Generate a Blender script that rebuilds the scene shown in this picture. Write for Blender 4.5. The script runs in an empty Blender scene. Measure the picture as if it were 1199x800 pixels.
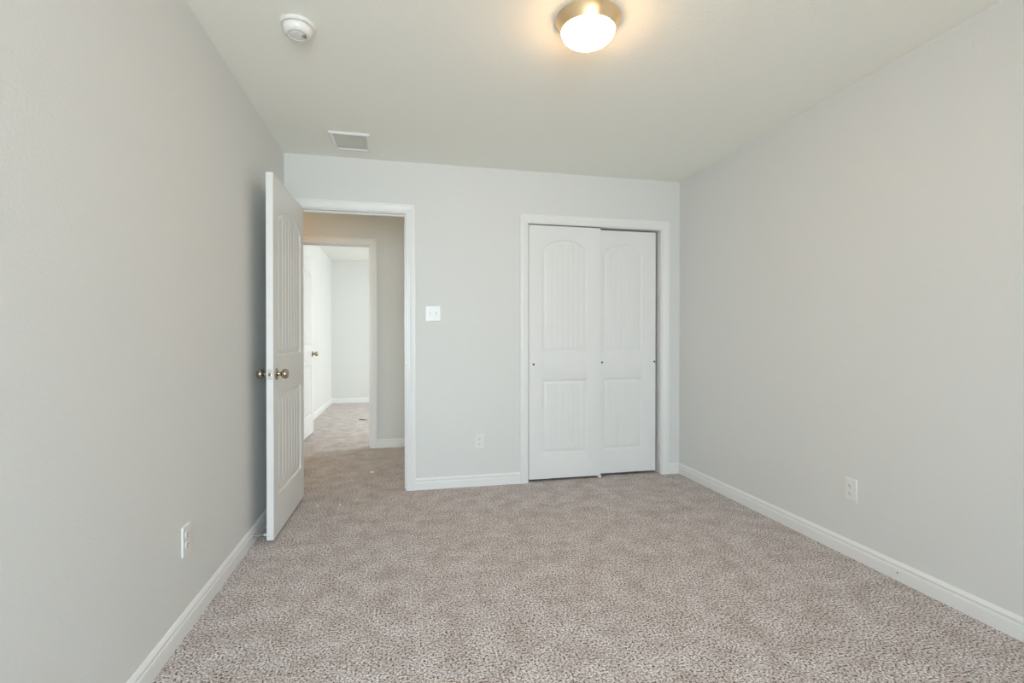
import bpy, bmesh, math, random
import numpy as np
from mathutils import Matrix, Vector

random.seed(4)
S = bpy.context.scene
COL = S.collection

# ------------------------------------------------------------------ camera
YAW, PITCH, ROLL, FPX, CAM_H = 0.2158, -0.0058, -0.0001, 578.62, 1.1303
fw = Vector((math.sin(YAW) * math.cos(PITCH), math.cos(YAW) * math.cos(PITCH), math.sin(PITCH)))
rt = Vector((math.cos(YAW), -math.sin(YAW), 0))
up = rt.cross(fw)
cam_data = bpy.data.cameras.new('camera')
cam_data.sensor_width = 36.0
cam_data.lens = FPX / 1199 * 36.0
cam_data.clip_start = 0.02
cam = bpy.data.objects.new('camera', cam_data)
COL.objects.link(cam)
cam.matrix_world = Matrix(((rt.x, up.x, -fw.x, 0), (rt.y, up.y, -fw.y, 0), (rt.z, up.z, -fw.z, CAM_H), (0, 0, 0, 1)))
S.camera = cam

# ------------------------------------------------------------------ colour management
S.view_settings.view_transform = 'Standard'
S.view_settings.look = 'None'
S.view_settings.exposure = 0.0
S.view_settings.gamma = 1.0
S.view_settings.use_curve_mapping = False
S.cycles.diffuse_bounces = 10
S.cycles.max_bounces = 14
S.cycles.denoising_prefilter = 'ACCURATE'

# ------------------------------------------------------------------ dimensions
D, L, R, HC = 3.754, 0.823, 2.2626, 2.44      # back wall, left wall, right wall, ceiling
WT = 0.115                                    # wall thickness
REAR = -1.6
HALL = 5.29                                   # face of the far hall wall
FB, FH = 9.1, 2.50                            # far room back wall, its ceiling height
DX0, DX1, DZ = -0.755, 0.016, 2.053           # bedroom door opening
CX0, CX1, CZ = 0.955, 2.092, 2.036            # closet opening
HX0, HX1, HZ = -1.10, -0.341, 2.095           # hall-side opening into the far room
BH = 0.087                                    # baseboard height

# ------------------------------------------------------------------ world, daylight and added hall fill
wd = bpy.data.worlds.new('world')
S.world = wd
wd.use_nodes = True
nt = wd.node_tree
nt.nodes.clear()
out = nt.nodes.new('ShaderNodeOutputWorld')
bg = nt.nodes.new('ShaderNodeBackground')
sky = nt.nodes.new('ShaderNodeTexSky')
sky.sky_type = 'HOSEK_WILKIE'
sky.sun_direction = (0.2, -0.5, 0.8)
sky.turbidity = 4
bg.inputs['Strength'].default_value = 0.4
nt.links.new(sky.outputs[0], bg.inputs[0])
nt.links.new(bg.outputs[0], out.inputs[0])


def area(name, loc, target, sx, sy, power, col):
    d = bpy.data.lights.new(name, 'AREA')
    d.shape = 'RECTANGLE'
    d.size, d.size_y, d.energy, d.color = sx, sy, power, col
    o = bpy.data.objects.new(name, d)
    COL.objects.link(o)
    o.location = loc
    o.rotation_euler = (Vector(target) - Vector(loc)).to_track_quat('-Z', 'Y').to_euler()
    return o


WIN = (-0.70, 1.50, 0.62, 2.13)               # rear window opening x0,x1,z0,z1
# cool light of the sky from above, warm light thrown up by the sunlit ground outside
area('sky_daylight', (0.4, REAR - 0.55, 1.75), (0.4, 2.6, 0.55), 2.5, 1.7, 42, (0.42, 0.68, 1.0))
area('horizon_daylight', (0.0, REAR - 0.15, 1.45), (0.0, 2.6, 0.85), 1.3, 1.4, 44, (0.76, 0.92, 1.0)).data.spread = 1.95
area('ground_bounce', (0.4, REAR - 0.4, 0.5), (0.4, 0.3, 2.4), 2.2, 1.0, 34, (1.0, 0.62, 0.20)).data.spread = 1.9
area('far_window_daylight', (2.3, 7.3, 2.0), (-0.7, 8.0, 0.0), 1.6, 1.3, 130, (0.94, 0.99, 0.98))
area('hall_fill_light', (-4.0, 4.5, 1.2), (-0.3, 5.2, 0.5), 1.0, 1.3, 10.5, (0.90, 0.95, 0.78)).data.spread = 1.7  # added fill from the unseen hall end, brightens the hall wall


# ------------------------------------------------------------------ materials
def mat(name, col, rough=0.5, metal=0.0, spec=0.5):
    m = bpy.data.materials.new(name)
    m.use_nodes = True
    b = m.node_tree.nodes['Principled BSDF']
    b.inputs['Base Color'].default_value = (*col, 1)
    b.inputs['Roughness'].default_value = rough
    b.inputs['Metallic'].default_value = metal
    b.inputs['Specular IOR Level'].default_value = spec
    return m


def add_bump(m, scale, strength, dist, detail=2.0):
    n, l = m.node_tree.nodes, m.node_tree.links
    tc = n.new('ShaderNodeTexCoord')
    no = n.new('ShaderNodeTexNoise')
    no.inputs['Scale'].default_value = scale
    no.inputs['Detail'].default_value = detail
    bp = n.new('ShaderNodeBump')
    bp.inputs['Strength'].default_value = strength
    bp.inputs['Distance'].default_value = dist
    l.new(tc.outputs['Object'], no.inputs['Vector'])
    l.new(no.outputs['Fac'], bp.inputs['Height'])
    l.new(bp.outputs['Normal'], n['Principled BSDF'].inputs['Normal'])


def mottled(m, c1, c2, scale):
    n, l = m.node_tree.nodes, m.node_tree.links
    tc = n.new('ShaderNodeTexCoord')
    no = n.new('ShaderNodeTexNoise')
    no.inputs['Scale'].default_value = scale
    no.inputs['Detail'].default_value = 3
    mx = n.new('ShaderNodeMix')
    mx.data_type = 'RGBA'
    mx.inputs[6].default_value = (*c1, 1)
    mx.inputs[7].default_value = (*c2, 1)
    l.new(tc.outputs['Object'], no.inputs['Vector'])
    l.new(no.outputs['Fac'], mx.inputs[0])
    l.new(mx.outputs[2], n['Principled BSDF'].inputs['Base Color'])


M = {}
M['wall'] = mat('wall_paint', (0.57, 0.56, 0.53), 0.62, 0, 0.3)
mottled(M['wall'], (0.70, 0.708, 0.695), (0.715, 0.723, 0.71), 1.3)
add_bump(M['wall'], 95, 0.22, 0.004)
M['ceiling'] = mat('ceiling_paint', (0.60, 0.60, 0.56), 0.8, 0, 0.2)
mottled(M['ceiling'], (0.87, 0.88, 0.83), (0.885, 0.895, 0.845), 1.1)
add_bump(M['ceiling'], 70, 0.25, 0.004)
M['trim'] = mat('white_trim_paint', (0.72, 0.725, 0.72), 0.33, 0, 0.5)
mottled(M['trim'], (0.79, 0.795, 0.79), (0.805, 0.81, 0.805), 2.0)
M['door'] = mat('white_door_paint', (0.70, 0.705, 0.70), 0.38, 0, 0.5)
mottled(M['door'], (0.765, 0.77, 0.765), (0.78, 0.785, 0.78), 2.5)
add_bump(M['door'], 160, 0.06, 0.002)
M['plastic'] = mat('white_plastic', (0.78, 0.78, 0.75), 0.3, 0, 0.5)
mottled(M['plastic'], (0.765, 0.77, 0.755), (0.775, 0.78, 0.765), 8)
M['slot'] = mat('dark_slot', (0.05, 0.05, 0.05), 0.6)
mottled(M['slot'], (0.04, 0.04, 0.04), (0.07, 0.07, 0.065), 40)
M['nickel'] = mat('satin_nickel', (0.62, 0.55, 0.45), 0.22, 1.0)
mottled(M['nickel'], (0.44, 0.37, 0.28), (0.50, 0.43, 0.34), 30)
M['steel'] = mat('plated_steel', (0.62, 0.62, 0.60), 0.3, 1.0)
mottled(M['steel'], (0.58, 0.58, 0.56), (0.66, 0.66, 0.64), 40)
M['ring'] = mat('brushed_nickel_ring', (0.84, 0.68, 0.46), 0.30, 1.0)
mottled(M['ring'], (0.94, 0.70, 0.42), (0.98, 0.74, 0.46), 20)
M['duct'] = mat('grey_duct', (0.45, 0.45, 0.43), 0.6)
mottled(M['duct'], (0.44, 0.44, 0.42), (0.48, 0.48, 0.46), 10)
M['debris'] = mat('paper_scrap', (0.75, 0.74, 0.70), 0.8)
mottled(M['debris'], (0.70, 0.69, 0.65), (0.82, 0.81, 0.78), 60)
M['leaf'] = mat('dark_dry_leaf', (0.04, 0.03, 0.02), 0.8)
mottled(M['leaf'], (0.03, 0.02, 0.015), (0.07, 0.05, 0.03), 60)
M['vinyl'] = mat('white_window_vinyl', (0.75, 0.76, 0.76), 0.35)
mottled(M['vinyl'], (0.74, 0.75, 0.75), (0.77, 0.78, 0.78), 6)
M['rubber'] = mat('white_rubber', (0.7, 0.7, 0.68), 0.6)
mottled(M['rubber'], (0.68, 0.68, 0.66), (0.72, 0.72, 0.70), 30)


def glow(name, col, strength):
    m = mat(name, (0.9, 0.88, 0.84), 0.3)
    b = m.node_tree.nodes['Principled BSDF']
    b.inputs['Emission Color'].default_value = (*col, 1)
    b.inputs['Emission Strength'].default_value = strength
    mottled(m, (0.88, 0.86, 0.82), (0.92, 0.90, 0.86), 10)
    return m


M['glass_lit'] = glow('lit_frosted_glass', (1.0, 0.58, 0.25), 46)
M['hall_glass_lit'] = glow('hall_lit_frosted_glass', (1.0, 0.48, 0.14), 30)


def carpet_mat():
    m = bpy.data.materials.new('speckled_carpet')
    m.use_nodes = True
    n, l = m.node_tree.nodes, m.node_tree.links
    b = n['Principled BSDF']
    b.inputs['Roughness'].default_value = 0.95
    b.inputs['Specular IOR Level'].default_value = 0.1
    tc = n.new('ShaderNodeTexCoord')
    # yarn speckle
    n1 = n.new('ShaderNodeTexNoise')
    n1.inputs['Scale'].default_value = 122
    n1.inputs['Detail'].default_value = 4
    n1.inputs['Roughness'].default_value = 0.65
    r1 = n.new('ShaderNodeValToRGB')
    e = r1.color_ramp.elements
    e[0].position, e[0].color = 0.38, (0.075, 0.05, 0.04, 1)
    e[1].position, e[1].color = 0.62, (0.95, 0.90, 0.88, 1)
    x = r1.color_ramp.elements.new(0.45); x.color = (0.44, 0.375, 0.355, 1)
    x = r1.color_ramp.elements.new(0.54); x.color = (0.76, 0.69, 0.67, 1)
    # brushed patches where the pile leans another way
    n2 = n.new('ShaderNodeTexNoise')
    n2.inputs['Scale'].default_value = 8
    n2.inputs['Detail'].default_value = 5
    n2.inputs['Roughness'].default_value = 0.68
    r2 = n.new('ShaderNodeValToRGB')
    r2.color_ramp.elements[0].position = 0.34
    r2.color_ramp.elements[0].color = (0.78, 0.76, 0.74, 1)
    r2.color_ramp.elements[1].position = 0.62
    r2.color_ramp.elements[1].color = (1.03, 1.05, 1.07, 1)
    mx = n.new('ShaderNodeMix')
    mx.data_type = 'RGBA'
    mx.blend_type = 'MULTIPLY'
    mx.inputs[0].default_value = 1.0
    l.new(tc.outputs['Object'], n1.inputs['Vector'])
    l.new(tc.outputs['Object'], n2.inputs['Vector'])
    l.new(n1.outputs['Fac'], r1.inputs[0])
    l.new(n2.outputs['Fac'], r2.inputs[0])
    l.new(r1.outputs[0], mx.inputs[6])
    l.new(r2.outputs[0], mx.inputs[7])
    l.new(mx.outputs[2], b.inputs['Base Color'])
    bp = n.new('ShaderNodeBump')
    bp.inputs['Strength'].default_value = 0.9
    bp.inputs['Distance'].default_value = 0.008
    l.new(n1.outputs['Fac'], bp.inputs['Height'])
    l.new(bp.outputs['Normal'], b.inputs['Normal'])
    return m


M['carpet'] = carpet_mat()


# ------------------------------------------------------------------ mesh helpers
def box(bm, x0, x1, y0, y1, z0, z1, bevel=0.0):
    v = [bm.verts.new((x, y, z)) for x in (x0, x1) for y in (y0, y1) for z in (z0, z1)]
    fs = [(0, 1, 3, 2), (4, 6, 7, 5), (0, 4, 5, 1), (2, 3, 7, 6), (0, 2, 6, 4), (1, 5, 7, 3)]
    faces = [bm.faces.new([v[i] for i in f]) for f in fs]
    if bevel > 0:
        edges = list({e for f in faces for e in f.edges})
        bmesh.ops.bevel(bm, geom=edges, offset=bevel, segments=2, affect='EDGES', profile=0.6)


def lathe(bm, prof, seg=48, mtx=None):
    """prof: list of (radius, height); spun about Z."""
    rings = []
    for r, z in prof:
        if r < 1e-6:
            p = Vector((0, 0, z))
            rings.append([bm.verts.new(mtx @ p if mtx else p)])
        else:
            ring = []
            for k in range(seg):
                a = 2 * math.pi * k / seg
                p = Vector((r * math.cos(a), r * math.sin(a), z))
                ring.append(bm.verts.new(mtx @ p if mtx else p))
            rings.append(ring)
    for a, b in zip(rings, rings[1:]):
        if len(a) == 1 and len(b) == 1:
            continue
        for k in range(seg):
            k2 = (k + 1) % seg
            if len(a) == 1:
                bm.faces.new((a[0], b[k], b[k2]))
            elif len(b) == 1:
                bm.faces.new((a[k2], a[k], b[0]))
            else:
                bm.faces.new((a[k], a[k2], b[k2], b[k]))


def sweep(bm, prof, a, b, nrm, upv, ma=0.0, mb=0.0):
    """extrude profile (out, up) from a to b; ma/mb: mitre shift along the run per unit of 'up'."""
    a, b, nrm, upv = map(Vector, (a, b, nrm, upv))
    d = (b - a).normalized()
    va = [bm.verts.new(a + nrm * o + upv * u + d * (ma * u)) for o, u in prof]
    vb = [bm.verts.new(b + nrm * o + upv * u + d * (mb * u)) for o, u in prof]
    n = len(prof)
    for i in range(n):
        j = (i + 1) % n
        bm.faces.new((va[i], va[j], vb[j], vb[i]))
    bm.faces.new(va[::-1])
    bm.faces.new(vb)


def obj(name, bm, m, parent=None, smooth=None, **props):
    bmesh.ops.recalc_face_normals(bm, faces=bm.faces)
    me = bpy.data.meshes.new(name)
    bm.to_mesh(me)
    bm.free()
    for mm in (m if isinstance(m, (list, tuple)) else [m]):
        me.materials.append(mm)
    if smooth is not None:
        me.polygons.foreach_set('use_smooth', [True] * len(me.polygons))
        me.set_sharp_from_angle(angle=math.radians(smooth))
    o = bpy.data.objects.new(name, me)
    COL.objects.link(o)
    if parent:
        o.parent = parent
    for k, v in props.items():
        o[k] = v
    return o


def struct(name, bm, m, label=None, smooth=None):
    o = obj(name, bm, m, None, smooth)
    o['kind'] = 'structure'
    if label:
        o['label'] = label
    return o


def empty(name, loc, rz=0.0, **props):
    o = bpy.data.objects.new(name, None)
    o.empty_display_size = 0.05
    COL.objects.link(o)
    o.location = loc
    o.rotation_euler = (0, 0, rz)
    for k, v in props.items():
        o[k] = v
    return o


NB = bmesh.new

# ------------------------------------------------------------------ room shell
X0, X1 = -3.2, R + WT                      # extents of the slabs
# carpeted floor: base slab plus a fine relief of pile in view
bm = NB()
box(bm, -L - 2.6, 2.6, REAR - WT, FB + WT, -0.12, 0.0)
struct('floor', bm, M['carpet'], 'speckled brown and beige cut pile carpet across room and hall')

bm = NB()
box(bm, -L - WT, R + WT, REAR - WT, HALL + WT, HC, HC + 0.1)
box(bm, -L - 2.6, -L - WT, D, HALL + WT, HC, HC + 0.1)
struct('ceiling', bm, M['ceiling'], 'off white textured ceiling of the bedroom and hall')
bm = NB()
box(bm, -1.5, 2.4, HALL + WT, FB + WT, FH, FH + 0.1)
struct('ceiling_far_room', bm, M['ceiling'], 'white ceiling of the room across the hall')

bm = NB(); box(bm, -L - WT, -L, REAR - WT, D, 0, HC)
struct('wall_left', bm, M['wall'], 'pale greige painted wall on the left')
bm = NB(); box(bm, R, R + WT, REAR - WT, HALL, 0, HC)
struct('wall_right', bm, M['wall'], 'pale greige painted wall on the right')


def wall_y(name, y0, y1, xa, xb, holes, h, m, label):
    bm = NB()
    x = xa
    for (a, b, z0, z1) in sorted(holes):
        box(bm, x, a, y0, y1, 0, h)
        box(bm, a, b, y0, y1, z1, h)
        if z0 > 0.001:
            box(bm, a, b, y0, y1, 0, z0)
        x = b
    box(bm, x, xb, y0, y1, 0, h)
    return struct(name, bm, m, label)


J = 0.018  # jamb board thickness
wall_y('wall_back', D, D + WT, -L, R, [(DX0 - J, DX1 + J, 0, DZ + J), (CX0 - J, CX1 + J, 0, CZ + J)], HC, M['wall'],
       'pale greige wall holding the doorway and the closet')
wall_y('wall_rear', REAR - WT, REAR, -L, R, [WIN], HC, M['wall'], 'painted wall with the window behind the viewer')
wall_y('wall_hall', HALL, HALL + WT, -L - 2.6, R, [(HX0 - J, HX1 + J, 0, HZ + J)], FH + 0.1, M['wall'],
       'greige hall wall seen through the doorway')
bm = NB(); box(bm, 0.12, 0.22, D + WT, HALL, 0, HC)
struct('wall_hall_end', bm, M['wall'])
bm = NB()
xa, xb = -L - 2.7, -L - 2.6  # unseen end wall, its opening added to let the hall fill through
box(bm, xa, xb, D - 0.1, D + 0.25, 0, HC); box(bm, xa, xb, HALL - 0.15, HALL + WT, 0, HC); box(bm, xa, xb, D + 0.25, HALL - 0.15, 2.1, HC)
struct('wall_hall_left', bm, M['wall'])
bm = NB(); box(bm, -L - 2.6, -L - WT, D, D + WT, 0, HC)
struct('wall_hall_front', bm, M['wall'])
bm = NB(); box(bm, 0.22, R, 4.50, 4.60, 0, HC)
struct('wall_closet', bm, M['wall'])
FL = -1.235
bm = NB(); box(bm, FL - WT, FL, HALL + WT, FB + WT, 0, FH)
struct('wall_far_left', bm, M['wall'], 'bright cream lit left wall of the room across the hall')
bm = NB(); box(bm, FL, 2.0, FB, FB + WT, 0, FH)
struct('wall_far_back', bm, M['wall'], 'pale back wall of the room across the hall')
bm = NB()
box(bm, 2.0, 2.1, HALL + WT, 6.4, 0, FH); box(bm, 2.0, 2.1, 8.2, FB + WT, 0, FH)
box(bm, 2.0, 2.1, 6.4, 8.2, 0, 0.8); box(bm, 2.0, 2.1, 6.4, 8.2, 2.2, FH)
struct('wall_far_right', bm, M['wall'])

# window frames (behind the viewer, and in the far room)
bm = NB()
x0, x1, z0, z1 = WIN
yc = REAR - 0.06
for a in ((x0, x0 + .05, z0, z1), (x1 - .05, x1, z0, z1), (x0 + .05, x1 - .05, z0, z0 + .05), (x0 + .05, x1 - .05, z1 - .05, z1),
          ((x0 + x1) / 2 - .025, (x0 + x1) / 2 + .025, z0 + .05, z1 - .05)):
    box(bm, a[0], a[1], yc - .03, yc + .03, a[2], a[3])
struct('window_1', bm, M['vinyl'])
bm = NB()
for a in ((6.4, 6.45, .8, 2.2), (8.15, 8.2, .8, 2.2), (6.45, 8.15, .8, .85), (6.45, 8.15, 2.15, 2.2), (7.275, 7.325, .85, 2.15)):
    box(bm, 2.02, 2.08, a[0], a[1], a[2], a[3])
struct('window_2', bm, M['vinyl'])

# ------------------------------------------------------------------ baseboards
BP = [(0, 0), (0.0135, 0), (0.0135, 0.050), (0.0125, 0.053), (0.0125, 0.056), (0.0095, 0.059), (0.0095, 0.066),
      (0.0118, 0.069), (0.0118, 0.073), (0.0085, 0.079), (0.0045, 0.085), (0.002, BH), (0, BH)]


def baseboard(name, a, b, nrm, label=None):
    bm = NB()
    sweep(bm, BP, a, b, nrm, (0, 0, 1))
    return struct(name, bm, M['trim'], label)


CW = 0.064
baseboard('baseboard_left', (-L, REAR, 0), (-L, D, 0), (1, 0, 0), 'white moulded baseboard along the left wall')
bb_right = baseboard('baseboard_right', (R, REAR, 0), (R, D, 0), (-1, 0, 0), 'white moulded baseboard along the right wall')
baseboard('baseboard_back', (0.0862, D, 0), (0.8895, D, 0), (0, -1, 0), 'white baseboard between doorway and closet casings')
baseboard('baseboard_back_corner', (2.160, D, 0), (R - 0.0135, D, 0), (0, -1, 0),
          'short white baseboard piece between closet casing and right corner')
baseboard('baseboard_hall', (-0.281, HALL, 0), (0.12, HALL, 0), (0, -1, 0), 'white baseboard on the hall wall')
baseboard('baseboard_hall_end', (0.12, D + WT, 0), (0.12, HALL, 0), (-1, 0, 0))
baseboard('baseboard_far_left', (FL, 5.42, 0), (FL, FB, 0), (1, 0, 0), 'white baseboard along left wall of the far room')
baseboard('baseboard_far_back', (FL, FB, 0), (2.0, FB, 0), (0, -1, 0), 'white baseboard on back wall of the far room')

# small dark nail mark in the right baseboard
bm = NB()
lathe(bm, [(0, 0.0006), (0.0032, 0.0006), (0.0036, 0)], 12,
      Matrix.Translation((R - 0.0135, 1.861, 0.037)) @ Matrix.Rotation(-math.pi / 2, 4, 'Y'))
o = obj('nail_hole', bm, M['slot'], bb_right, label='dark nail hole')

# ------------------------------------------------------------------ casings and jambs
# profile: (out from wall, distance from the opening)
CP = [(0, 0), (0.008, 0), (0.0105, 0.003), (0.0105, 0.012), (0.0125, 0.016), (0.0125, 0.022), (0.0135, 0.026),
      (0.0165, 0.036), (0.0175, 0.044), (0.0165, 0.050), (0.0175, 0.053), (0.0175, 0.060), (0.015, CW), (0, CW)]


def casing(bm, x0, x1, zt, y, ny, left_w=CW):
    n = (0, ny, 0)
    sweep(bm, CP, (x1, y, 0), (x1, y, zt), n, (1, 0, 0), 0, 1)
    if left_w < CW:
        k = left_w / CW
        sweep(bm, [(o_, u * k) for o_, u in CP], (x0, y, 0), (x0, y, zt), n, (-1, 0, 0), 0, 1 / k)
        sweep(bm, CP, (x0, y, zt), (x1, y, zt), n, (0, 0, 1), -k, 1)
    else:
        sweep(bm, CP, (x0, y, 0), (x0, y, zt), n, (-1, 0, 0), 0, 1)
        sweep(bm, CP, (x0, y, zt), (x1, y, zt), n, (0, 0, 1), -1, 1)


def frame_set(name, x0, x1, zt, y0, y1, label, front=True, back=True, left_w=CW, stop=True, mat_=None):
    """jamb boards lining the opening, casing either side, door stop."""
    bm = NB()
    box(bm, x0 - J, x0, y0, y1, 0, zt + J)
    box(bm, x1, x1 + J, y0, y1, 0, zt + J)
    box(bm, x0, x1, y0, y1, zt, zt + J)
    if stop:
        ys = y0 + 0.042 if stop == 'front' else y1 - 0.042 - 0.032
        box(bm, x0, x0 + 0.010, ys, ys + 0.032, 0, zt - 0.010)
        box(bm, x1 - 0.010, x1, ys, ys + 0.032, 0, zt - 0.010)
        box(bm, x0, x1, ys, ys + 0.032, zt - 0.010, zt)
    rv = 0.006
    if front:
        casing(bm, x0 - rv, x1 + rv, zt + rv, y0, -1, left_w)
    if back:
        casing(bm, x0 - rv, x1 + rv, zt + rv, y1, 1)
    return struct(name, bm, M['trim'], label)


trim1 = frame_set('trim_1', DX0, DX1, DZ + 0.004, D, D + WT, 'white moulded casing and jamb around the open bedroom doorway',
                  left_w=0.058, stop='front')
frame_set('trim_2', CX0, CX1, CZ - 0.003, D, D + WT, 'white moulded casing framing the sliding closet doors', back=False, stop=None)
frame_set('trim_3', HX0, HX1, HZ - 0.006, HALL, HALL + WT, 'white casing around the doorway across the hall', stop='back')

# strike plate on the right jamb
bm = NB()
box(bm, DX1 - 0.0015, DX1 + 0.001, D + 0.004, D + 0.034, 0.909, 0.966, 0.0005)
obj('strike_plate', bm, M['nickel'], trim1, label='small metal strike plate')

# ------------------------------------------------------------------ moulded doors
def outline(x0, x1, z0, zs, rise, d, na=20):
    """closed loop of a panel, inset by d; zs = spring height of the arched top, rise=0 for a square top.
    order: bottom-left, bottom-right, then along the top from right to left."""
    pts = [(x0 + d, z0 + d)]
    nb = 8
    for k in range(1, nb + 1):
        pts.append((x0 + d + (x1 - x0 - 2 * d) * k / nb, z0 + d))
    for k in range(na + 1):
        x = (x1 - d) + (x0 - x1 + 2 * d) * k / na
        pts.append((x, top_at(x0, x1, zs, rise, d, x)))
    return pts


def top_at(x0, x1, zs, rise, d, x):
    if rise <= 0:
        return zs - d
    c, w = (x0 + x1) / 2, (x1 - x0) / 2
    Rr = (w * w + rise * rise) / (2 * rise)
    zc = zs + rise - Rr
    rr = Rr - d
    return zc + math.sqrt(max(0, rr * rr - (x - c) ** 2))


PROFILE = [(0.0, 0.0), (0.003, 0.0012), (0.008, 0.0062), (0.013, 0.0078), (0.019, 0.0078), (0.026, 0.0060),
           (0.034, 0.0030), (0.038, 0.0022)]      # inset, depth


def panel_face(bm, w, z0, z1, panels, y, s, nplank, groove=0.0022, ds=1.0):
    """one moulded face in plane y, outward direction s (+1/-1) along y."""
    def V(x, z, dep):
        return bm.verts.new((x, y - s * dep, z))
    corners = [V(0, z0, 0), V(w, z0, 0), V(w, z1, 0), V(0, z1, 0)]
    edges = [bm.edges.new((corners[i], corners[(i + 1) % 4])) for i in range(4)]
    prof = [(d, dep * ds) for d, dep in PROFILE]
    groove *= ds
    for (px0, px1, pz0, pzs, rise) in panels:
        loops = [[V(x, z, dep) for x, z in outline(px0, px1, pz0, pzs, rise, d)] for d, dep in prof]
        last = outline(px0, px1, pz0, pzs, rise, PROFILE[-1][0])
        loops.append([V(x, z, prof[-1][1] + 0.006) for x, z in last])
        n = len(loops[0])
        for i in range(n):
            edges.append(bm.edges.new((loops[0][i], loops[0][(i + 1) % n])))
        for a, b in zip(loops, loops[1:]):
            for i in range(n):
                j = (i + 1) % n
                bm.faces.new((a[i], a[j], b[j], b[i]))
        # plank field with V grooves
        d = PROFILE[-1][0]
        fx0, fx1 = px0 + d, px1 - d
        pw = (fx1 - fx0) / nplank
        g = 0.0042
        xs = [(fx0, 0)]
        for k in range(1, nplank):
            c = fx0 + pw * k
            xs += [(c - g, 0), (c - g * .3, groove), (c + g * .3, groove), (c + g, 0)]
        xs.append((fx1, 0))
        fine = []
        for (xa, da), (xb, db) in zip(xs, xs[1:]):
            k = 4 if (xb - xa) > 0.02 else 1
            for q in range(k):
                fine.append((xa + (xb - xa) * q / k, da + (db - da) * q / k))
        fine.append(xs[-1])
        bot = [V(x, pz0 + d, prof[-1][1] + dd) for x, dd in fine]
        tops = [V(x, top_at(px0, px1, pzs, rise, d, x), prof[-1][1] + dd) for x, dd in fine]
        for i in range(len(fine) - 1):
            bm.faces.new((bot[i], bot[i + 1], tops[i + 1], tops[i]))
    bmesh.ops.triangle_fill(bm, use_beauty=True, use_dissolve=False, edges=edges)


def door_leaf(w, z0, z1, t, panels, nplank, both=True, ds=1.0):
    """leaf in local coordinates: x 0..w, y 0..t (y=0 is the shown face)."""
    bm = NB()
    panel_face(bm, w, z0, z1, panels, 0.0, -1, nplank, ds=ds)
    if both:
        panel_face(bm, w, z0, z1, panels, t, 1, nplank, ds=ds)
    c = [(0, z0), (w, z0), (w, z1), (0, z1)]
    for i in range(4):
        (xa, za), (xb, zb) = c[i], c[(i + 1) % 4]
        bm.faces.new([bm.verts.new(p) for p in ((xa, 0, za), (xb, 0, zb), (xb, t, zb), (xa, t, za))])
    if not both:
        bm.faces.new([bm.verts.new((x, t, z)) for x, z in c])
    bmesh.ops.remove_doubles(bm, verts=bm.verts, dist=1e-5)
    return bm


def knob_bm(side):
    """door knob, rose at the origin, pointing along +Y*side (local)."""
    m = Matrix.Rotation(-math.pi / 2 * side, 4, 'X')
    bm = NB()
    lathe(bm, [(0, 0), (0.033, 0), (0.0335, 0.003), (0.031, 0.007), (0.022, 0.010), (0.0125, 0.012), (0.0115, 0.016),
               (0.0115, 0.024), (0.014, 0.027), (0.020, 0.030), (0.0258, 0.036), (0.0285, 0.044), (0.0282, 0.051),
               (0.0255, 0.058), (0.019, 0.0635), (0.010, 0.066), (0, 0.0665)], 40, m)
    return bm


def hinge_parts(parent, w_axis_y, zs, xk=0.0):
    for z in zs:
        bm = NB()
        lathe(bm, [(0, 0), (0.0055, 0), (0.0065, 0.003), (0.0065, 0.086), (0.0055, 0.089), (0, 0.089)], 16,
              Matrix.Translation((xk, w_axis_y, z)))
        box(bm, xk, xk + 0.003, w_axis_y, w_axis_y + 0.03, z + 0.002, z + 0.087)
        obj('hinge', bm, M['nickel'], parent, 40, label='satin nickel hinge')


# --- open bedroom door: local x runs from hinge to free edge, local y=0 is the face seen
W1, T1 = 0.785, 0.036
hx, hy = -0.690, 3.724
ex, ey = -0.7015, 2.9385
ang = math.atan2(ey - hy, ex - hx)
d1 = empty('door_1', (hx, hy, 0), ang, label='open white two panel plank door standing along the left wall')
d1['kind'] = 'structure'
# local +x -> towards the viewer (-Y world), local +y = rotated 90deg ccw = +X world, so the leaf lies at local y<0
pan1 = [(0.095, W1 - 0.100, 0.235, 0.818, 0), (0.095, W1 - 0.100, 1.032, 1.835, 0.075)]
bm = door_leaf(W1, 0.018, 2.045, T1, pan1, 7, True, 1.45)
bmesh.ops.transform(bm, matrix=Matrix.Scale(-1, 4, (0, 1, 0)), verts=bm.verts)
bmesh.ops.reverse_faces(bm, faces=bm.faces)
obj('door_leaf', bm, M['door'], d1, 25)
kx = W1 - 0.062
KZ = 0.932
k = obj('door_knob', knob_bm(1), M['nickel'], d1, 35, label='satin nickel knob')
k.location = (kx, 0, KZ)
k = obj('door_knob', knob_bm(-1), M['nickel'], d1, 35, label='satin nickel knob')
k.location = (kx, -T1, KZ)
bm = NB()
box(bm, W1 - 0.001, W1 + 0.0015, -T1 / 2 - 0.0125, -T1 / 2 + 0.0125, KZ - 0.029, KZ + 0.029, 0.0005)
lp = obj('latch_plate', bm, M['steel'], d1, label='metal latch plate on the door edge')
bm = NB()
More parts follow.
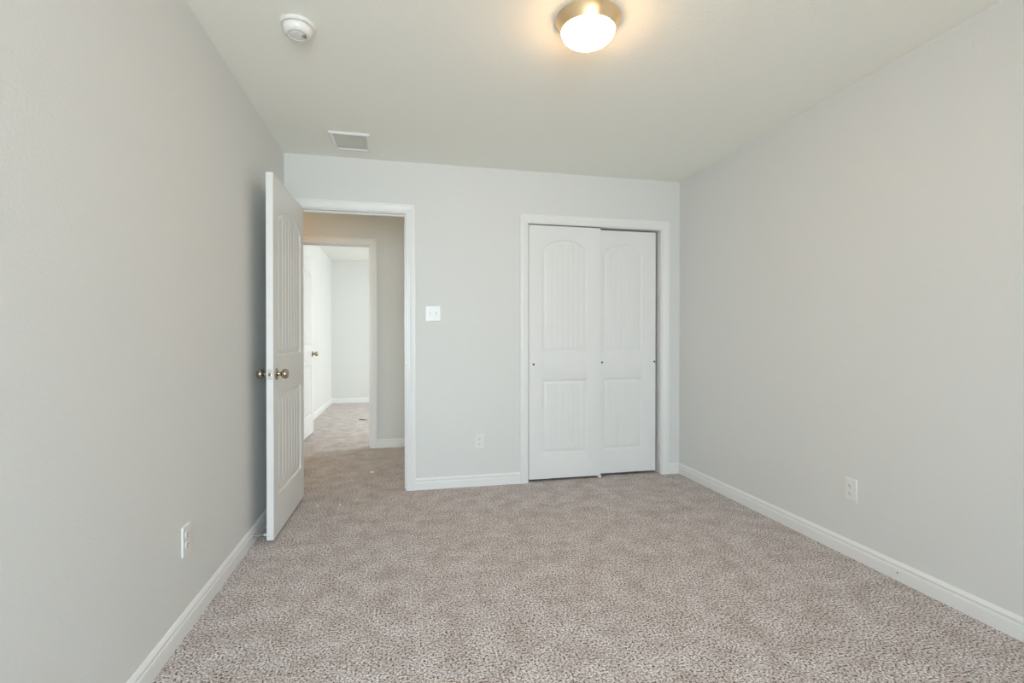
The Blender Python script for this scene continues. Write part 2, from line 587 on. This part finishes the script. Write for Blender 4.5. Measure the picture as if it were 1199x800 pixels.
# bevelled latch bolt
v = [bm.verts.new(p) for p in ((W1 + .001, -T1 / 2 - .007, KZ - .008), (W1 + .001, -T1 / 2 + .007, KZ - .008), (W1 + .010, -T1 / 2 + .007, KZ - .008),
                               (W1 + .001, -T1 / 2 - .007, KZ + .008), (W1 + .001, -T1 / 2 + .007, KZ + .008), (W1 + .010, -T1 / 2 + .007, KZ + .008))]
for f in ((0, 2, 1), (3, 4, 5), (0, 1, 4, 3), (1, 2, 5, 4), (0, 3, 5, 2)):
    bm.faces.new([v[i] for i in f])
obj('latch_bolt', bm, M['nickel'], lp, label='brass toned latch bolt')
hinge_parts(d1, -T1 - 0.006, (0.22, 1.0, 1.75), 0.0)

# --- closet sliders
d2 = empty('door_2', (0.961, D + 0.008, 0), 0, label='left white plank closet door sliding in front of the other')
d2['kind'] = 'structure'
W2 = 0.597
pan2 = [(0.108, W2 - 0.108, 0.215, 0.805, 0), (0.108, W2 - 0.108, 1.020, 1.845, 0.075)]
obj('door_leaf', door_leaf(W2, 0.020, 2.024, 0.033, pan2, 7, False), M['door'], d2, 25)
d3 = empty('door_3', (1.492, D + 0.048, 0), 0, label='right white plank closet door sliding behind the left one')
d3['kind'] = 'structure'
W3 = 0.577
pan3 = [(0.105, W3 - 0.120, 0.215, 0.805, 0), (0.105, W3 - 0.120, 1.020, 1.835, 0.075)]
obj('door_leaf', door_leaf(W3, 0.022, 2.020, 0.033, pan3, 7, False), M['door'], d3, 25)


def finger_pull(parent, x, z):
    m = Matrix.Translation((x, 0, z)) @ Matrix.Rotation(math.pi / 2, 4, 'X')
    bm = NB()
    lathe(bm, [(0.0115, 0.0002), (0.0115, 0.0016), (0.0095, 0.0018), (0.0085, 0.0012)], 28, m)
    f = obj('finger_pull', bm, M['plastic'], parent, 40)
    bm = NB()
    lathe(bm, [(0.0088, 0.0010), (0.0080, 0.0009), (0, 0.0008)], 28, m)
    obj('pull_cup', bm, M['slot'], f, 40, label='dark hollow of the finger pull')


finger_pull(d2, 0.0375, 0.927)
finger_pull(d3, 0.098, 0.935)
finger_pull(d3, W3 - 0.0115, 0.937)
# floor guide where the sliders overlap
bm = NB()
box(bm, 1.545, 1.562, D - 0.002, D + 0.088, 0, 0.006)
box(bm, 1.545, 1.562, D - 0.002, D + 0.004, 0.006, 0.026, 0.001)
box(bm, 1.545, 1.562, D + 0.042, D + 0.047, 0.006, 0.026)
o = obj('floor_guide', bm, M['plastic'], label='small white plastic guide on carpet under closet doors')
o['category'] = 'door guide'

# --- far room door, open into that room
W4 = 0.86
fx, fy = -1.086, 5.43
gx, gy = -1.052, 6.27
d4 = empty('door_4', (fx, fy, 0), math.atan2(gy - fy, gx - fx), label='white door standing open in the bright room across the hall')
d4['kind'] = 'structure'
W4 = math.hypot(gx - fx, gy - fy)
pan4 = [(0.105, W4 - 0.105, 0.235, 0.818, 0), (0.105, W4 - 0.105, 1.032, 1.835, 0.075)]
bm = door_leaf(W4, 0.018, 2.06, T1, pan4, 7)
obj('door_leaf', bm, M['door'], d4, 25)
k = obj('door_knob', knob_bm(-1), M['nickel'], d4, 35, label='satin nickel knob')
k.location = (W4 - 0.062, 0, 0.95)
k = obj('door_knob', knob_bm(1), M['nickel'], d4, 35, label='satin nickel knob')
k.location = (W4 - 0.062, T1, 0.95)

# ------------------------------------------------------------------ spring door stop
st = empty('door_stop', (-L + 0.0135, 2.957, 0.045), 0, label='thin metal spring door stop on the left baseboard behind the door')
st['category'] = 'door stop'
m = Matrix.Rotation(math.pi / 2, 4, 'Y')
bm = NB()
lathe(bm, [(0, 0), (0.010, 0), (0.010, 0.002), (0.006, 0.006), (0.004, 0.008), (0, 0.008)], 20, m)
obj('mounting_cup', bm, M['steel'], st, 40)
bm = NB()
turns, per, rw = 15, 12, 0.0011
prev = None
rings = []
for i in range(turns * per + 1):
    a = 2 * math.pi * i / per
    x = 0.007 + 0.048 * i / (turns * per)
    rr = 0.0052 - 0.0012 * i / (turns * per)
    c = Vector((x, rr * math.cos(a), rr * math.sin(a)))
    radial = Vector((0, math.cos(a), math.sin(a)))
    ring = [bm.verts.new(c + radial * (rw * math.cos(b)) + Vector((1, 0, 0)) * (rw * math.sin(b))) for b in
            (0, math.pi / 2, math.pi, 3 * math.pi / 2)]
    rings.append(ring)
for a_, b_ in zip(rings, rings[1:]):
    for q in range(4):
        bm.faces.new((a_[q], a_[(q + 1) % 4], b_[(q + 1) % 4], b_[q]))
obj('spring', bm, M['steel'], st, 80)
bm = NB()
lathe(bm, [(0, 0.053), (0.005, 0.053), (0.0065, 0.056), (0.0065, 0.066), (0.0045, 0.069), (0, 0.0695)], 20, m)
obj('rubber_tip', bm, M['rubber'], st, 40, label='white rubber tip')


# ------------------------------------------------------------------ outlets and switch
def rounded_plate(bm, w, h, t, r=0.004):
    """plate in the XZ plane, back at y=0, front at y=-t, softened edge."""
    def ring(ins, y, rad):
        pts = []
        for cx, cz, a0 in ((w / 2 - rad, h / 2 - rad, 0), (-w / 2 + rad, h / 2 - rad, 90), (-w / 2 + rad, -h / 2 + rad, 180), (w / 2 - rad, -h / 2 + rad, 270)):
            for q in range(5):
                a = math.radians(a0 + q * 22.5)
                rr = max(rad - ins, 0.0005)
                pts.append(bm.verts.new((cx + rr * math.cos(a), y, cz + rr * math.sin(a))))
        return pts
    rings = [ring(0, 0, r), ring(0, -t * .45, r), ring(0.0012, -t * .8, r), ring(0.0032, -t, r)]
    n = len(rings[0])
    for a, b in zip(rings, rings[1:]):
        for i in range(n):
            bm.faces.new((a[i], a[(i + 1) % n], b[(i + 1) % n], b[i]))
    bm.faces.new(rings[-1])
    bm.faces.new(rings[0][::-1])


def outlet(loc, rz, label, w=0.072, h=0.117):
    o = empty('wall_outlet', loc, rz, label=label, category='outlet', group='electrical outlets low on the walls')
    bm = NB(); rounded_plate(bm, w, h, 0.006)
    obj('cover_plate', bm, M['plastic'], o, 30)
    for s in (1, -1):
        bm = NB()
        zc = s * 0.0195
        vs, vf = [], []
        for k_ in range(24):                      # round face flattened top and bottom
            a = 2 * math.pi * k_ / 24
            x, z = 0.0172 * math.cos(a), max(-0.0142, min(0.0142, 0.0172 * math.sin(a)))
            vs.append(bm.verts.new((x, -0.0055, zc + z)))
            vf.append(bm.verts.new((x * .96, -0.0078, zc + z * .96)))
        for k_ in range(24):
            bm.faces.new((vs[k_], vs[(k_ + 1) % 24], vf[(k_ + 1) % 24], vf[k_]))
        bm.faces.new(vf)
        rc = obj('receptacle', bm, M['plastic'], o, 30)
        bm = NB()
        box(bm, -0.0072, -0.0050, -0.0082, -0.0076, zc - 0.0015, zc + 0.0075)
        box(bm, 0.0050, 0.0072, -0.0082, -0.0076, zc - 0.0005, zc + 0.0065)
        lathe(bm, [(0, 0.0005), (0.0024, 0.0005), (0.0024, 0)], 12,
              Matrix.Translation((0, -0.0077, zc - 0.0075)) @ Matrix.Rotation(math.pi / 2, 4, 'X'))
        obj('slot', bm, M['slot'], rc, label='dark plug slots')
    bm = NB()
    lathe(bm, [(0.0032, 0), (0.0030, 0.0012), (0.0015, 0.0017), (0, 0.0018)], 16,
          Matrix.Translation((0, -0.0058, 0)) @ Matrix.Rotation(math.pi / 2, 4, 'X'))
    obj('screw', bm, M['steel'], o, 40)
    return o


outlet((0.566, D, 0.343), 0, 'white wall outlet on the back wall between doorway and closet')
outlet((-L, 2.128, 0.354), math.pi / 2, 'white wall outlet on the left wall near the open door', 0.074, 0.117)
outlet((R, 2.120, 0.348), -math.pi / 2, 'white wall outlet on the right wall above the baseboard')

sw = empty('light_switch', (0.216, D, 1.3185), 0, label='white double switch plate on wall right of the doorway', category='light switch')
bm = NB(); rounded_plate(bm, 0.114, 0.114, 0.006)
obj('cover_plate', bm, M['plastic'], sw, 30)
for x, s in ((-0.023, -1), (0.023, 1)):
    bm = NB()
    box(bm, x - 0.0052, x + 0.0052, -0.0070, -0.0055, -0.012, 0.012)
    v = [bm.verts.new(p) for p in ((x - .0042, -.006, -.0055), (x + .0042, -.006, -.0055), (x + .0042, -.006, .0055), (x - .0042, -.006, .0055),
                                   (x - .0032, -.019, s * .010 - .003), (x + .0032, -.019, s * .010 - .003),
                                   (x + .0032, -.019, s * .010 + .003), (x - .0032, -.019, s * .010 + .003))]
    for f in ((0, 1, 5, 4), (1, 2, 6, 5), (2, 3, 7, 6), (3, 0, 4, 7), (4, 5, 6, 7)):
        bm.faces.new([v[i] for i in f])
    obj('toggle', bm, M['plastic'], sw)
    for z in (0.030, -0.030):
        bm = NB()
        lathe(bm, [(0.0032, 0), (0.0030, 0.0012), (0.0015, 0.0017), (0, 0.0018)], 16,
              Matrix.Translation((x, -0.0058, z)) @ Matrix.Rotation(math.pi / 2, 4, 'X'))
        obj('screw', bm, M['plastic'], sw, 40)

# ------------------------------------------------------------------ ceiling fixtures
FLIP = Matrix.Rotation(math.pi, 4, 'X')


def flush_light(loc, glass, label):
    o = empty('ceiling_light', loc, 0, label=label, category='ceiling light')
    bm = NB()
    lathe(bm, [(0, 0), (0.128, 0), (0.133, 0.002), (0.134, 0.006), (0.132, 0.010), (0.128, 0.013), (0.1145, 0.046),
               (0.1125, 0.050), (0.1100, 0.051), (0.1085, 0.048), (0.1085, 0.040), (0, 0.040)], 72, FLIP)
    obj('metal_ring', bm, M['ring'], o, 40, label='brushed nickel ring')
    bm = NB()
    prof = [(0.1080, 0.046)]
    for q in range(0, 15):
        a = q / 14 * math.pi / 2
        prof.append((0.1080 * math.cos(a), 0.052 + 0.052 * math.sin(a)))
    prof[-1] = (0, 0.104)
    lathe(bm, prof, 64, FLIP)
    obj('glass_dome', bm, glass, o, 60, label='glowing frosted glass dome')
    return o


flush_light((0.74, 1.92, HC), M['glass_lit'], 'round lit flush ceiling light with nickel ring and frosted dome')
hl = flush_light((-1.35, 4.58, HC), M['hall_glass_lit'], 'warm flush ceiling light along the hall, out of sight left of the doorway')

sd = empty('smoke_detector', (-0.43, 2.21, HC), 0, label='round white smoke detector on the ceiling near the left wall', category='smoke detector')
bm = NB()
lathe(bm, [(0, 0), (0.0675, 0), (0.0685, 0.003), (0.0680, 0.010), (0.0645, 0.0135), (0.0600, 0.0140), (0, 0.0140)], 64, FLIP)
obj('base_plate', bm, M['plastic'], sd, 35)
bm = NB()
lathe(bm, [(0.0545, 0.0130), (0.0550, 0.0165)], 64, FLIP)
obj('vent_gap', bm, M['slot'], sd, label='dark gap under the cover')
bm = NB()
lathe(bm, [(0.0500, 0.0160), (0.0585, 0.0162), (0.0590, 0.0190), (0.0580, 0.0270), (0.0540, 0.0370), (0.0480, 0.0440), (0.0400, 0.0475),
           (0.0370, 0.0470), (0.0350, 0.0450), (0.0300, 0.0450), (0.0280, 0.0475), (0.0200, 0.0490), (0, 0.0495)], 64, FLIP)
cv = obj('cover', bm, M['plastic'], sd, 35)
bm = NB()
for q in range(3):
    box(bm, 0.018 + q * 0.006, 0.020 + q * 0.006, -0.012, 0.012, -0.0492, -0.0462)
obj('sounder_slot', bm, M['slot'], cv, label='dark sounder slots')

vt = empty('air_vent', (-0.3385, 3.441, HC), 0, label='square white air vent on the ceiling near the back wall', category='air vent')
bm = NB()
w, h, b = 0.127, 0.150, 0.030
# sloped frame
for (ax, ay, bx, by, m0) in ((-w, -h, w, -h, 0), (w, -h, w, h, 1), (w, h, -w, h, 2), (-w, h, -w, -h, 3)):
    o1, o2 = Vector((ax, ay, 0)), Vector((bx, by, 0))
    def ins(p, d, z): return Vector((p.x - math.copysign(d, p.x), p.y - math.copysign(d, p.y), z))
    lv = [(0, 0), (0, -0.004), (0.008, -0.013), (b - 0.004, -0.010), (b, -0.0025), (b, 0)]
    r1 = [bm.verts.new(ins(o1, d, z)) for d, z in lv]
    r2_ = [bm.verts.new(ins(o2, d, z)) for d, z in lv]
    for i in range(len(lv) - 1):
        bm.faces.new((r1[i], r2_[i], r2_[i + 1], r1[i + 1]))
bmesh.ops.remove_doubles(bm, verts=bm.verts, dist=1e-5)
obj('frame', bm, M['trim'], vt, 40)
bm = NB()
box(bm, -w + b, w - b, -h + b, h - b, -0.0012, -0.0002)
obj('duct_opening', bm, M['ceiling'], vt)
for q in range(7):
    yy = -h + b + 0.017 + q * 0.0345
    bm = NB()
    v = [bm.verts.new(p) for p in ((-w + b, yy - 0.010, -0.0085), (w - b, yy - 0.010, -0.0085), (w - b, yy + 0.010, -0.0035), (-w + b, yy + 0.010, -0.0035),
                                   (-w + b, yy - 0.010, -0.0097), (w - b, yy - 0.010, -0.0097), (w - b, yy + 0.010, -0.0047), (-w + b, yy + 0.010, -0.0047))]
    for f in ((0, 1, 2, 3), (7, 6, 5, 4), (0, 4, 5, 1), (2, 6, 7, 3), (1, 5, 6, 2), (0, 3, 7, 4)):
        bm.faces.new([v[i] for i in f])
    obj('louver', bm, M['trim'], vt)


# ------------------------------------------------------------------ scraps on the carpet
def scrap(name, x, y, sx, sy, m, label, cat, rz, group=None):
    bm = NB()
    pts = []
    n = 9
    for k_ in range(n):
        a = 2 * math.pi * k_ / n
        r = random.uniform(0.7, 1.1)
        pts.append((sx * r * math.cos(a), sy * r * math.sin(a), random.uniform(0.002, 0.007)))
    top = [bm.verts.new((p[0], p[1], p[2] + 0.002)) for p in pts]
    bot = [bm.verts.new((p[0], p[1], 0.0)) for p in pts]
    c1 = bm.verts.new((0, 0, 0.011)); c0 = bm.verts.new((0, 0, 0))
    for k_ in range(n):
        j = (k_ + 1) % n
        bm.faces.new((top[k_], top[j], c1)); bm.faces.new((bot[j], bot[k_], c0)); bm.faces.new((bot[k_], bot[j], top[j], top[k_]))
    o = obj(name, bm, m, label=label, category=cat)
    o.location = (x, y, 0); o.rotation_euler = (0, 0, rz)
    if group: o['group'] = group


scrap('paper_scrap', -0.26, 4.32, 0.016, 0.013, M['debris'], 'largest white paper scrap on carpet inside the doorway', 'scrap', 0.6)
scrap('paper_scrap', -0.566, 3.52, 0.007, 0.006, M['debris'], 'tiny white scrap on carpet nearest the open door', 'scrap', 0.2)
scrap('paper_scrap', -0.423, 3.514, 0.009, 0.006, M['debris'], 'tiny white scrap on carpet right of the one by the door', 'scrap', 1.2)
scrap('dry_leaf', -0.553, 7.139, 0.062, 0.020, M['leaf'], 'dark dry leaf lying on the far room carpet', 'leaf', -0.5)
